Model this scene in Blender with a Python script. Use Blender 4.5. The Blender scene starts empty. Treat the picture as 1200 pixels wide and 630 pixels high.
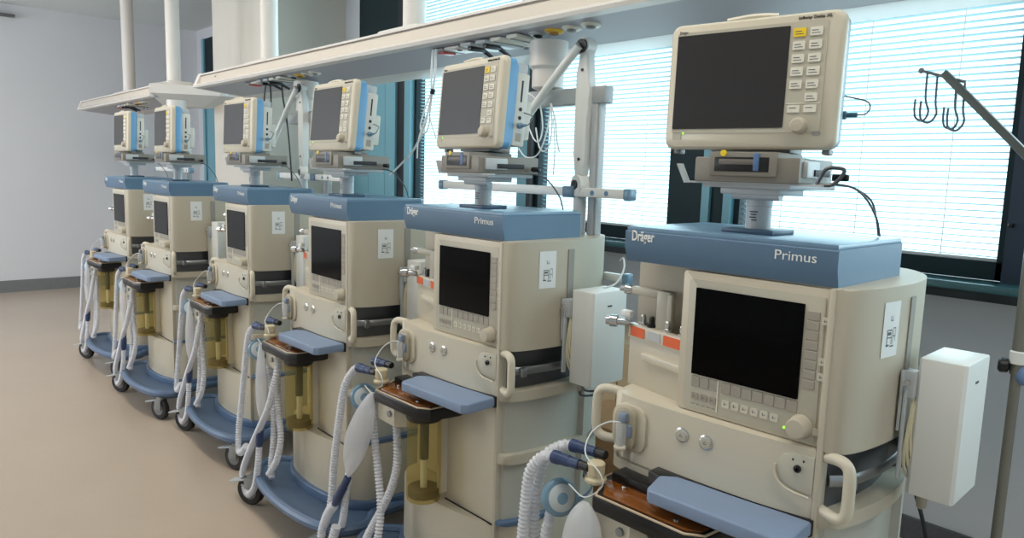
import bpy, bmesh, math, random
from mathutils import Vector, Matrix

random.seed(7)
PI = math.pi
scene = bpy.context.scene
col = scene.collection

# ------------------------------------------------------------------ camera, sky, exposure
F_PX, YAW, PITCH, ROLL, CAM_H = 855.06, -0.843, -0.1322, 0.0307, 1.4771
def setup_camera():
    cy, sy, cp, sp = math.cos(YAW), math.sin(YAW), math.cos(PITCH), math.sin(PITCH)
    f = Vector((sy * cp, cy * cp, sp)); r = Vector((cy, -sy, 0)); u = r.cross(f)
    c, s = math.cos(ROLL), math.sin(ROLL)
    r2 = c * r + s * u; u2 = -s * r + c * u
    cam = bpy.data.cameras.new('camera'); o = bpy.data.objects.new('camera', cam); col.objects.link(o)
    m = Matrix((( r2.x, u2.x, -f.x, 0), (r2.y, u2.y, -f.y, 0), (r2.z, u2.z, -f.z, CAM_H), (0, 0, 0, 1)))
    o.matrix_world = m
    cam.sensor_width = 36; cam.sensor_fit = 'HORIZONTAL'; cam.lens = F_PX / 1200 * 36
    cam.clip_start = 0.05; cam.clip_end = 200
    scene.camera = o
setup_camera()

world = bpy.data.worlds.new('sky'); scene.world = world; world.use_nodes = True
bg = world.node_tree.nodes['Background']
bg.inputs[0].default_value = (0.80, 0.92, 1.0, 1); bg.inputs[1].default_value = 3.0

def area_light(name, loc, rot, sx, sy, power, color, spread=PI):
    l = bpy.data.lights.new(name, 'AREA'); l.shape = 'RECTANGLE'; l.size = sx; l.size_y = sy
    l.energy = power; l.color = color; l.spread = spread
    o = bpy.data.objects.new(name, l); col.objects.link(o); o.location = loc; o.rotation_euler = rot
    return o
WINDOWS = [(-9.35, -7.1), (-4.80, -3.55), (-3.42, -2.35), (-1.98, -0.81), (-0.56, 0.70), (0.85, 2.2)]
SKY_L = 3.6
for (a, b) in WINDOWS[1:]:
    w, h = b - a, 1.78
    area_light('daylight', ((a + b) / 2, 3.48, 2.06), (-PI / 2, 0, 0), w, h, SKY_L * w * h * PI, (0.90, 0.965, 1.0))
for (a, b) in ((-9.2, -7.3), (-6.9, -5.2)):   # unseen windows added in the opposite wall to brighten the far wall
    area_light('daylight', ((a + b) / 2, -3.86, 1.95), (PI / 2, 0, 0), b - a, 1.7, 6.5 * (b - a) * 1.7 * PI, (0.92, 0.96, 1.0))
CEIL_POWER = 11.5

vs = scene.view_settings
vs.view_transform = 'Standard'; vs.look = 'None'; vs.exposure = 0.0; vs.gamma = 1.0; vs.use_curve_mapping = False

# ------------------------------------------------------------------ materials
def lin(c):
    return tuple(((x / 255) / 12.92 if x / 255 <= 0.04045 else (((x / 255) + 0.055) / 1.055) ** 2.4) for x in c) + (1,)
MATS = {}
def mat(name, rgb, rough=0.5, metal=0.0, noise=0.0, nscale=40, emit=0.0, coat=0.0, spec=0.5, bump=0.0, alpha=None, trans=0.0):
    if name in MATS: return MATS[name]
    m = bpy.data.materials.new(name); m.use_nodes = True; nt = m.node_tree; b = nt.nodes['Principled BSDF']
    c = lin(rgb)
    b.inputs['Base Color'].default_value = c
    b.inputs['Roughness'].default_value = rough; b.inputs['Metallic'].default_value = metal
    b.inputs['Specular IOR Level'].default_value = spec
    b.inputs['Coat Weight'].default_value = coat
    b.inputs['Transmission Weight'].default_value = trans
    if alpha is not None: b.inputs['Alpha'].default_value = alpha
    if emit:
        b.inputs['Emission Color'].default_value = c; b.inputs['Emission Strength'].default_value = emit
    if noise or bump:
        tc = nt.nodes.new('ShaderNodeTexCoord'); n = nt.nodes.new('ShaderNodeTexNoise')
        n.inputs['Scale'].default_value = nscale; n.inputs['Detail'].default_value = 4
        nt.links.new(tc.outputs['Object'], n.inputs['Vector'])
        if noise:
            r = nt.nodes.new('ShaderNodeMapRange'); r.inputs[3].default_value = 1 - noise; r.inputs[4].default_value = 1 + noise
            h = nt.nodes.new('ShaderNodeMix'); h.data_type = 'RGBA'; h.blend_type = 'MULTIPLY'; h.inputs[0].default_value = 1
            h.inputs[6].default_value = c
            nt.links.new(n.outputs['Fac'], r.inputs[0]); nt.links.new(r.outputs[0], h.inputs[7]); nt.links.new(h.outputs[2], b.inputs['Base Color'])
        if bump:
            bp = nt.nodes.new('ShaderNodeBump'); bp.inputs['Strength'].default_value = bump; bp.inputs['Distance'].default_value = 0.01
            nt.links.new(n.outputs['Fac'], bp.inputs['Height']); nt.links.new(bp.outputs[0], b.inputs['Normal'])
    MATS[name] = m
    return m

def sheer(name, rgb, fac, trans_rgb=(255, 255, 255), rough=0.4):
    """thin see-through sheet: mix of transparent and glossy/diffuse"""
    if name in MATS: return MATS[name]
    m = bpy.data.materials.new(name); m.use_nodes = True; nt = m.node_tree
    b = nt.nodes['Principled BSDF']; b.inputs['Base Color'].default_value = lin(rgb); b.inputs['Roughness'].default_value = rough
    t = nt.nodes.new('ShaderNodeBsdfTransparent'); t.inputs[0].default_value = lin(trans_rgb)
    x = nt.nodes.new('ShaderNodeMixShader'); x.inputs[0].default_value = fac
    out = nt.nodes['Material Output']
    nt.links.new(t.outputs[0], x.inputs[1]); nt.links.new(b.outputs[0], x.inputs[2]); nt.links.new(x.outputs[0], out.inputs[0])
    MATS[name] = m
    return m

def slat_material():
    m = bpy.data.materials.new('blind_slat'); m.use_nodes = True; nt = m.node_tree
    nt.nodes.remove(nt.nodes['Principled BSDF']); out = nt.nodes['Material Output']
    d = nt.nodes.new('ShaderNodeBsdfDiffuse'); d.inputs[0].default_value = lin((150, 176, 182))
    t = nt.nodes.new('ShaderNodeBsdfTranslucent'); t.inputs[0].default_value = lin((215, 236, 240))
    x = nt.nodes.new('ShaderNodeMixShader'); x.inputs[0].default_value = 0.12
    nt.links.new(d.outputs[0], x.inputs[1]); nt.links.new(t.outputs[0], x.inputs[2]); nt.links.new(x.outputs[0], out.inputs[0])
    return m

BEIGE = mat('cream_plastic', (200, 190, 170), 0.38, noise=0.02, nscale=9)
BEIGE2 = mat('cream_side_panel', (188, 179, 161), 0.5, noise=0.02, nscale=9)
BEIGE3 = mat('cream_light', (208, 199, 180), 0.35)
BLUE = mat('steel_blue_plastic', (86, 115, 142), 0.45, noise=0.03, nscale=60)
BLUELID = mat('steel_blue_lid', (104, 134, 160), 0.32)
TRAYBLUE = mat('tray_blue', (128, 146, 174), 0.5, noise=0.03, nscale=60)
PLATBLUE = mat('platform_blue', (88, 110, 140), 0.35, noise=0.04, nscale=12)
PLATDARK = mat('platform_floor', (80, 100, 126), 0.5, noise=0.06, nscale=14)
BLACK = mat('black_plastic', (18, 18, 20), 0.35)
BLACKM = mat('black_matt', (12, 12, 13), 0.7)
SCREEN = mat('screen_glass_black', (5, 5, 6), 0.10, spec=0.08)
SCREENM = mat('monitor_screen_glass', (34, 29, 29), 0.36, spec=0.6)
KEYGREY = mat('key_grey', (158, 150, 138), 0.5)
KEYPANEL = mat('keypad_panel', (186, 180, 164), 0.5)
KEYCREAM = mat('key_cream', (204, 198, 182), 0.5)
KEYWHITE = mat('key_white', (224, 220, 206), 0.5)
YELLOW = mat('yellow_key', (240, 205, 40), 0.45)
ORANGE = mat('orange_label', (226, 98, 48), 0.5)
WHITE = mat('white_plastic', (226, 226, 222), 0.38)
PAPER = mat('paper_label', (228, 229, 228), 0.6)
INK = mat('ink_grey', (96, 98, 104), 0.6)
INKD = mat('ink_dark', (40, 40, 44), 0.6)
LETTER = mat('white_lettering', (232, 232, 228), 0.5)
CHROME = mat('chrome', (205, 205, 205), 0.18, metal=1.0)
STEEL = mat('brushed_steel', (150, 152, 154), 0.35, metal=1.0, noise=0.05, nscale=30)
DSTEEL = mat('dark_steel', (98, 100, 104), 0.35, metal=0.8)
GREY = mat('grey_plastic', (138, 138, 136), 0.45)
DOCK = mat('dock_grey', (132, 127, 118), 0.45)
LGREY = mat('light_grey_plastic', (186, 190, 192), 0.4)
PANELGREY = mat('pale_grey_panel', (180, 178, 168), 0.4)
MONBLUE = mat('monitor_shell_blue', (104, 158, 200), 0.4)
MONGREY = mat('monitor_shell_grey_blue', (128, 158, 176), 0.4)
MODULE = mat('module_white', (214, 212, 204), 0.4)
DBLUE = mat('dark_blue_rubber', (44, 62, 100), 0.4)
FBLUE = mat('filter_blue', (116, 148, 170), 0.25)
FWHITE = mat('filter_white', (196, 204, 208), 0.35)
RUBBER = mat('black_rubber', (28, 28, 30), 0.6)
WHEELGREY = mat('wheel_grey', (120, 122, 124), 0.45)
AMBER = mat('amber_plastic', (126, 72, 26), 0.12, coat=0.4)
RIMW = mat('amber_rim', (196, 176, 150), 0.3)
CABLE = mat('grey_cable', (90, 96, 102), 0.5)
CABLEB = mat('black_cable', (22, 22, 25), 0.5)
CABLEW = mat('white_cable', (222, 226, 226), 0.4)
CABLEC = mat('cream_cable', (214, 205, 176), 0.4)
GREEN = mat('green_led', (150, 240, 60), 0.4, emit=1.2)
REDP = mat('red_plastic', (190, 40, 34), 0.4)
GOLD = mat('yellow_outlet', (222, 176, 48), 0.4)
HOSE = sheer('translucent_hose', (232, 232, 238), 0.75, rough=0.3)
BAG = sheer('translucent_bag', (232, 232, 236), 0.5, rough=0.35)
CANIS = sheer('yellow_canister', (190, 176, 120), 0.18, (248, 238, 200), rough=0.1)
SODA = mat('absorbent_granules', (96, 84, 60), 0.8, noise=0.25, nscale=220)
CLEAR = sheer('clear_plastic', (215, 220, 225), 0.35, rough=0.15)

# ------------------------------------------------------------------ object helpers
def props(o, label=None, cat=None, group=None, kind=None):
    if label: o['label'] = label
    if cat: o['category'] = cat
    if group: o['group'] = group
    if kind: o['kind'] = kind
    return o
def thing(name, label, cat, loc=(0, 0, 0), rz=0.0, group=None):
    o = bpy.data.objects.new(name, None); col.objects.link(o); o.location = loc; o.rotation_euler = (0, 0, rz)
    o.empty_display_size = 0.1
    return props(o, label, cat, group)

class MB:
    def __init__(s): s.bm = bmesh.new(); s.smooth = False
    def _grab(s, n0): s.bm.verts.ensure_lookup_table(); return s.bm.verts[n0:]
    def box(s, x0, x1, y0, y1, z0, z1, bevel=0.0, seg=2, rot=None, about=None):
        n0 = len(s.bm.verts)
        vs_ = [s.bm.verts.new((x, y, z)) for x in (x0, x1) for y in (y0, y1) for z in (z0, z1)]
        fs = []
        for q in ((0, 1, 3, 2), (4, 6, 7, 5), (0, 4, 5, 1), (2, 3, 7, 6), (0, 2, 6, 4), (1, 5, 7, 3)):
            fs.append(s.bm.faces.new([vs_[i] for i in q]))
        out = vs_
        if bevel:
            es = list({e for f in fs for e in f.edges})
            r = bmesh.ops.bevel(s.bm, geom=es, offset=bevel, segments=seg, profile=0.5, affect='EDGES')
            out = list({v for f in r['faces'] for v in f.verts} | {v for f in fs if f.is_valid for v in f.verts})
        if rot is not None:
            bmesh.ops.rotate(s.bm, verts=out, cent=about or ((x0 + x1) / 2, (y0 + y1) / 2, (z0 + z1) / 2), matrix=rot)
        return s
    def prism(s, outline, z0, z1, bevel=0.0, seg=2, axis='z'):
        """outline of (a, b); extruded along axis"""
        def P(a, b, c): return {'z': (a, b, c), 'y': (a, c, b), 'x': (c, a, b)}[axis]
        lo = [s.bm.verts.new(P(a, b, z0)) for a, b in outline]; hi = [s.bm.verts.new(P(a, b, z1)) for a, b in outline]
        n = len(outline)
        top = s.bm.faces.new(hi); bot = s.bm.faces.new(lo[::-1])
        fs = [s.bm.faces.new((lo[i], lo[(i + 1) % n], hi[(i + 1) % n], hi[i])) for i in range(n)]
        if bevel:
            es = list(top.edges) + list(bot.edges)
            bmesh.ops.bevel(s.bm, geom=es, offset=bevel, segments=seg, profile=0.5, affect='EDGES')
        return s
    def ringsweep(s, rings, close=False, caps=True):
        prev = None; first = None
        for r in rings:
            vs_ = [s.bm.verts.new(v) for v in r]
            if prev:
                n = len(vs_)
                for i in range(n): s.bm.faces.new((prev[i], prev[(i + 1) % n], vs_[(i + 1) % n], vs_[i]))
            else: first = vs_
            prev = vs_
        if close:
            n = len(prev)
            for i in range(n): s.bm.faces.new((prev[i], prev[(i + 1) % n], first[(i + 1) % n], first[i]))
        elif caps:
            s.bm.faces.new(first[::-1]); s.bm.faces.new(prev)
        return s
    def tube(s, pts, r, n=10, smooth=6, corr=None, flat=1.0, closed=False):
        pts = [Vector(p) for p in pts]
        if smooth and len(pts) > 2: pts = catmull(pts, smooth, closed)
        if corr:
            pts = resample(pts, corr[0] / 2)
        m = len(pts); rings = []
        t0 = (pts[1] - pts[0]).normalized(); up = Vector((0, 0, 1)) if abs(t0.z) < 0.9 else Vector((1, 0, 0))
        nrm = (up - up.dot(t0) * t0).normalized()
        for i, p in enumerate(pts):
            if closed: t = (pts[(i + 1) % m] - pts[i - 1]).normalized()
            else: t = (pts[min(i + 1, m - 1)] - pts[max(i - 1, 0)]).normalized()
            nrm = (nrm - nrm.dot(t) * t).normalized(); b = t.cross(nrm)
            rr = r if not callable(r) else r(i / (m - 1))
            if corr: rr = rr + (corr[1] if i % 2 else -corr[1])
            rings.append([p + rr * (math.cos(2 * PI * k / n) * nrm + flat * math.sin(2 * PI * k / n) * b) for k in range(n)])
        s.smooth = True
        return s.ringsweep(rings, close=closed)
    def cyl(s, p0, p1, r0, r1=None, n=20):
        return s.tube([p0, p1], (lambda t: r0 + ((r1 if r1 is not None else r0) - r0) * t), n=n, smooth=0)
    def lathe(s, prof, c=(0, 0, 0), axis=(0, 0, 1), n=28):
        """prof: (r, h) pairs"""
        a = Vector(axis).normalized(); u = a.orthogonal().normalized(); v = a.cross(u); c = Vector(c)
        rings = [[c + a * h + max(r, 1e-4) * (math.cos(2 * PI * k / n) * u + math.sin(2 * PI * k / n) * v) for k in range(n)] for r, h in prof]
        s.smooth = True
        return s.ringsweep(rings)
    def sphere(s, c, r, sc=(1, 1, 1), n=16):
        prof = [(r * math.sin(PI * i / 10), -r * math.cos(PI * i / 10)) for i in range(11)]
        n0 = len(s.bm.verts); s.lathe(prof, (0, 0, 0), n=n)
        s.bm.verts.ensure_lookup_table()
        for v in s.bm.verts[n0:]: v.co = Vector((v.co.x * sc[0] + c[0], v.co.y * sc[1] + c[1], v.co.z * sc[2] + c[2]))
        return s
    def build(s, name, m, parent=None, loc=None, label=None, angle=35, kind=None):
        bmesh.ops.remove_doubles(s.bm, verts=s.bm.verts, dist=1e-6)
        bmesh.ops.recalc_face_normals(s.bm, faces=s.bm.faces)
        me = bpy.data.meshes.new(name); s.bm.to_mesh(me); s.bm.free()
        me.materials.append(m)
        for p in me.polygons: p.use_smooth = True
        try: me.set_sharp_from_angle(angle=math.radians(angle))
        except Exception: pass
        o = bpy.data.objects.new(name, me); col.objects.link(o)
        if parent: o.parent = parent
        if loc: o.location = loc
        if label: o['label'] = label
        if kind: o['kind'] = kind
        return o

def catmull(pts, k, closed=False):
    out = []; n = len(pts)
    segs = n if closed else n - 1
    for i in range(segs):
        p0 = pts[(i - 1) % n] if closed or i > 0 else pts[0] * 2 - pts[1]
        p1 = pts[i]; p2 = pts[(i + 1) % n]
        p3 = pts[(i + 2) % n] if closed or i < n - 2 else pts[-1] * 2 - pts[-2]
        for j in range(k):
            t = j / k
            out.append(0.5 * ((2 * p1) + (-p0 + p2) * t + (2 * p0 - 5 * p1 + 4 * p2 - p3) * t * t + (-p0 + 3 * p1 - 3 * p2 + p3) * t ** 3))
    if not closed: out.append(pts[-1])
    return out
def resample(pts, step):
    out = [pts[0]]; acc = 0.0
    for a, b in zip(pts, pts[1:]):
        d = (b - a).length
        if d < 1e-9: continue
        t = step - acc
        while t <= d:
            out.append(a + (b - a) * (t / d)); t += step
        acc = d - (t - step)
    out.append(pts[-1])
    return out
def rrect(x0, x1, z0, z1, r, n=5):
    out = []
    for cx, cz, a in ((x1 - r, z1 - r, 0), (x0 + r, z1 - r, 90), (x0 + r, z0 + r, 180), (x1 - r, z0 + r, 270)):
        for k in range(n + 1):
            t = math.radians(a + 90 * k / n); out.append((cx + r * math.cos(t), cz + r * math.sin(t)))
    return out
def smooth2(pts, k=4):
    v = catmull([Vector((a, b, 0)) for a, b in pts], k)
    return [(p.x, p.y) for p in v]
def text(body, size, m, parent, loc, rot=(PI / 2, 0, 0), name='lettering', width=None, bold=0.0, depth=0.0006):
    cu = bpy.data.curves.new(name, 'FONT'); cu.body = body; cu.size = size; cu.extrude = depth; cu.offset = bold
    cu.resolution_u = 3
    t = bpy.data.objects.new('tmp', cu); col.objects.link(t)
    bpy.context.view_layer.update()
    me = bpy.data.meshes.new_from_object(t.evaluated_get(bpy.context.evaluated_depsgraph_get()))
    bpy.data.objects.remove(t); bpy.data.curves.remove(cu)
    if width:
        xs = [v.co.x for v in me.vertices]; s = width / (max(xs) - min(xs)); x0 = min(xs)
        for v in me.vertices: v.co.x = (v.co.x - x0) * s
    me.materials.clear(); me.materials.append(m); me.name = name
    o = bpy.data.objects.new(name, me); col.objects.link(o); o.parent = parent; o.location = loc; o.rotation_euler = rot
    return o
def struct(name, mb, m, parent=None):
    o = mb.build(name, m, parent)
    if parent is None: o['kind'] = 'structure'
    return o

# ================================================================== ROOM
WY = 3.2; FX = -9.56; RX = 2.6; BY = -3.6; CZ = 3.07
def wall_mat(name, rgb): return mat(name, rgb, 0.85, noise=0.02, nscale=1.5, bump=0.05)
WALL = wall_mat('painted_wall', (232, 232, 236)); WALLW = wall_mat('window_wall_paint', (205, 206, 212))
def floor_material():
    m = bpy.data.materials.new('linoleum'); m.use_nodes = True; nt = m.node_tree; b = nt.nodes['Principled BSDF']
    tc = nt.nodes.new('ShaderNodeTexCoord')
    n1 = nt.nodes.new('ShaderNodeTexNoise'); n1.inputs['Scale'].default_value = 1.2; n1.inputs['Detail'].default_value = 3
    n2 = nt.nodes.new('ShaderNodeTexNoise'); n2.inputs['Scale'].default_value = 140; n2.inputs['Detail'].default_value = 3
    cr = nt.nodes.new('ShaderNodeValToRGB'); e = cr.color_ramp.elements
    e[0].position = 0.3; e[0].color = lin((186, 168, 150)); e[1].position = 0.7; e[1].color = lin((199, 182, 164))
    add = nt.nodes.new('ShaderNodeMath'); add.operation = 'ADD'; sc = nt.nodes.new('ShaderNodeMath'); sc.operation = 'MULTIPLY'; sc.inputs[1].default_value = 0.5
    sub = nt.nodes.new('ShaderNodeMath'); sub.operation = 'MULTIPLY'; sub.inputs[1].default_value = 0.5
    nt.links.new(tc.outputs['Object'], n1.inputs['Vector']); nt.links.new(tc.outputs['Object'], n2.inputs['Vector'])
    nt.links.new(n1.outputs['Fac'], sc.inputs[0]); nt.links.new(n2.outputs['Fac'], sub.inputs[0])
    nt.links.new(sc.outputs[0], add.inputs[0]); nt.links.new(sub.outputs[0], add.inputs[1])
    nt.links.new(add.outputs[0], cr.inputs[0]); nt.links.new(cr.outputs[0], b.inputs['Base Color'])
    b.inputs['Roughness'].default_value = 0.28; b.inputs['Specular IOR Level'].default_value = 0.4
    bp = nt.nodes.new('ShaderNodeBump'); bp.inputs['Strength'].default_value = 0.12; bp.inputs['Distance'].default_value = 0.02
    n3 = nt.nodes.new('ShaderNodeTexNoise'); n3.inputs['Scale'].default_value = 5
    nt.links.new(tc.outputs['Object'], n3.inputs['Vector']); nt.links.new(n3.outputs['Fac'], bp.inputs['Height']); nt.links.new(bp.outputs[0], b.inputs['Normal'])
    return m
struct('floor', MB().box(FX - .2, RX + .2, BY - .2, WY + .3, -.1, 0), floor_material())
struct('ceiling', MB().box(FX - .2, RX + .2, BY - .2, WY + .3, CZ, CZ + .1), wall_mat('ceiling_paint', (226, 230, 230)))
struct('wall_left', MB().box(FX - .2, FX, BY - .2, WY + .3, 0, CZ), WALL)
struct('wall_right', MB().box(RX, RX + .2, BY - .2, WY + .3, 0, CZ), WALL)
wf = MB().box(FX, RX, BY - .2, BY, 0, 1.1).box(FX, RX, BY - .2, BY, 2.8, CZ)
for a, b in ((FX, -9.2), (-7.3, -6.9), (-5.2, RX)): wf.box(a, b, BY - .2, BY, 1.1, 2.8)
struct('wall_front', wf, WALL)
w = MB().box(FX, RX, WY, WY + .2, 0, 1.075).box(FX, RX, WY, WY + .2, 2.95, CZ)
edges = [FX] + [v for ab in WINDOWS for v in ab] + [RX]
w.box(FX, -9.35, WY, WY + .2, 1.075, 2.95)
w.box(-7.1, -5.84, WY, WY + .2, 1.075, 2.95)
w.box(2.2, RX, WY, WY + .2, 1.075, 2.95)
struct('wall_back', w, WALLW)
struct('wall_pillar', MB().box(-6.9, -5.84, 2.45, WY, 0, CZ), mat('pillar_paint', (222, 216, 206), 0.8, noise=0.01, nscale=2))
BASEB = mat('baseboard_grey', (128, 130, 132), 0.6, noise=0.15, nscale=60)
struct('baseboard_left', MB().box(FX, FX + .015, BY, WY, 0, .13), BASEB)
BASEB2 = mat('baseboard_speckled', (88, 88, 94), 0.6, noise=0.25, nscale=90)
struct('baseboard_back', MB().box(FX, RX, WY - .015, WY, 0, .1), BASEB2)
struct('trim_1', MB().box(FX + .001, FX + .08, -1.2, 1.32, 2.935, 2.96), mat('ceiling_gap', (110, 110, 110), 0.7))
TEALD = mat('teal_frame_dark', (22, 40, 46), 0.6, spec=.25)
TEAL = mat('teal_frame', (92, 142, 156), 0.4)
TEALP = mat('teal_panel', (118, 170, 186), 0.45, noise=0.03, nscale=2)
NAVY = mat('navy_gasket', (16, 22, 30), 0.5)
SILL = mat('sill_teal', (60, 98, 104), 0.22, coat=0.3)
struct('trim_2', MB().box(-5.84, RX, WY - .16, WY + .02, 1.085, 1.12, .004).box(FX, -6.9, WY - .16, WY + .02, 1.085, 1.12, .004), SILL)
struct('trim_3', MB().box(-5.84, RX, WY - .165, WY - .13, 1.06, 1.092).box(FX, -6.9, WY - .165, WY - .13, 1.06, 1.092), NAVY)
GLASS = sheer('window_glass', (220, 235, 240), 0.04, (238, 250, 252), rough=0.05)
SLAT = slat_material()
wn = 0
def window(a, b, z0=1.12, z1=2.95, f=0.055):
    global wn; wn += 1
    o = MB().box(a, b, WY + .02, WY + .10, z0, z0 + .07).box(a, b, WY + .02, WY + .10, z1 - .06, z1) \
        .box(a, a + .03, WY + .02, WY + .10, z0, z1).box(b - .03, b, WY + .02, WY + .10, z0, z1)
    fr = struct('window_%d' % wn, o, TEALD)
    MB().box(a + .02, b - .02, WY + .10, WY + .106, z0 + .02, z1 - .02).build('pane', GLASS, fr)
    return fr
def blind(a, b, label):
    z0, z1 = 1.195, 2.93; pitch = 0.025; t = math.radians(-13); wd = 0.0125
    mb = MB(); n = int((z1 - z0) / pitch)
    root = thing('window_blind', label, 'blind', ((a + b) / 2, WY + .06, z0), 0, None)
    hw = (b - a) / 2 - .02
    for k in range(n):
        z = .012 + k * pitch; prev = None
        for j in range(4):
            u = -1 + 2 * j / 3
            y = u * wd * math.cos(t); zz = z + u * wd * math.sin(t) + .0016 * (1 - u * u)
            c = (mb.bm.verts.new((-hw, y, zz)), mb.bm.verts.new((hw, y, zz)))
            if prev: mb.bm.faces.new((prev[0], prev[1], c[1], c[0]))
            prev = c
    mb.build('slats', SLAT, root)
    c = MB()
    for q in (-.62, 0, .62): c.box(q * hw - .002, q * hw + .002, -.0155, -.0145, 0, z1 - z0)
    c.build('ladder_cord', mat('ladder_tape', (250, 250, 250), 0.7), root)
    MB().box(-hw, hw, -.015, .015, -.008, .006, .003).build('bottom_rail', LGREY, root)
    MB().box(-hw, hw, -.02, .02, z1 - z0 - .03, z1 - z0 + .015, .003).build('head_rail', LGREY, root)
blabel = ['',
          'white venetian blind left of the second monitor, beside the teal panel',
          'white venetian blind between the arm stand and the dark window post',
          'wide white venetian blind behind the largest monitor and the hooks',
          'white venetian blind at the right edge, beyond the dark frame',
          'white venetian blind of the window farthest right']
for i, (a, b) in enumerate(WINDOWS):
    if i > 0: window(a, b)
    if 0 < i < 4: blind(a, b, blabel[i])
# posts between windows
p1 = MB().box(-2.35, -2.145, WY - .02, WY + .12, 1.12, 2.95).box(-2.10, -2.02, WY - .0, WY + .12, 1.12, 2.95)
struct('trim_4', p1, TEALD)
struct('trim_5', MB().box(-2.145, -2.10, WY - .02, WY + .12, 1.12, 2.95).box(-2.02, -1.98, WY - .02, WY + .12, 1.12, 2.95), TEAL)
struct('trim_6', MB().box(-3.55, -3.46, WY - .02, WY + .12, 1.12, 2.95), TEAL)
struct('trim_7', MB().box(-3.46, -3.42, WY - .02, WY + .12, 1.12, 2.95), NAVY)
struct('trim_8', MB().box(-4.88, -4.80, WY - .02, WY + .12, 1.12, 2.95).box(-5.84, -5.42, WY - .02, WY + .1, 1.12, 2.25)
       .box(-5.415, -5.16, WY - .02, WY + .1, 1.12, 2.25).box(-5.155, -5.01, WY - .02, WY + .1, 1.12, 2.25), TEALP)
struct('trim_9', MB().box(-5.01, -4.88, WY, WY + .12, 1.12, 2.95), NAVY)
struct('trim_10', MB().box(-5.60, -5.01, WY, WY + .12, 2.25, 2.95), TEALD)
struct('trim_11', MB().box(-.81, -.56, WY - .02, WY + .12, 1.12, 2.95).box(.70, .85, WY - .02, WY + .12, 1.12, 2.95), mat('dark_navy_post', (30, 42, 60), 0.4))
MB().box(-.80, -.785, WY - .05, WY, 1.33, 1.345, .003).build('latch', BLACK, bpy.data.objects['trim_11'])
struct('trim_12', MB().box(-9.35, -9.28, WY - .02, WY + .1, 1.12, 2.95).box(-9.27, -7.1, WY - .0, WY + .1, 1.12, 2.2), TEALP)
struct('trim_13', MB().box(-9.28, -7.1, WY, WY + .1, 2.2, 2.95), TEALD)
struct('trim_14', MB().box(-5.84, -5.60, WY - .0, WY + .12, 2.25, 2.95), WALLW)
def gasket(parent):
    MB().box(-.90, -.86, WY, WY + .02, 1.2, 1.21).build('catch', BLACK, parent)

# ceiling lamps (real fittings over the aisle)
def ceiling_lamp(x, y, label):
    r = thing('ceiling_light', label, 'ceiling light', (x, y, CZ), 0, 'recessed ceiling lights over the aisle')
    MB().box(-.62, .62, -.32, -.28, -.05, 0).box(-.62, .62, .28, .32, -.05, 0).box(-.62, -.58, -.32, .32, -.05, 0).box(.58, .62, -.32, .32, -.05, 0).build('frame', WHITE, r)
    MB().box(-.58, .58, -.28, .28, -.02, 0).build('diffuser', mat('lamp_diffuser', (255, 240, 214), 0.6, emit=0.8), r)
    area_light('lamp_light', (x, y, CZ - .06), (0, 0, 0), 1.1, .5, CEIL_POWER, (1.0, .93, .84))
for i, x in enumerate((-5.9, -4.3, -2.7, -1.1, .5)):
    ceiling_lamp(x, .75, 'recessed square ceiling light over the aisle')

# ================================================================== MACHINES
POSES = [(-1.103, 1.337, .037), (-2.074, 1.355, .019), (-2.911, 1.333, -.008), (-3.999, 1.402, -.021), (-4.959, 1.310, .015), (-5.979, 1.324, .026)]
MW, MD, ZT, ZC = .497, .35, 1.36, 1.2785
WHO = ['nearest to the camera at the right end', 'second from the right in the row', 'third from the right in the row',
       'fourth from the right in the row', 'last but one at the left end', 'farthest away at the left end']
MACH = ['the nearest machine', 'the second machine from the right', 'the third machine from the right', 'the fourth machine from the right',
        'the fifth machine from the right', 'the farthest machine']

side = [(.497, 0), (.525, .012), (.545, .06), (.558, .14), (.562, .22), (.556, .30), (.540, .37), (.506, .44), (.461, .488), (.40, .51)]
sideL = [(.10, .51), (.04, .488), (-.01, .44), (-.045, .37), (-.062, .30), (-.065, .22), (-.055, .15)]
SIDE = smooth2(side, 4); SIDEL = smooth2(sideL, 4)

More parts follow.
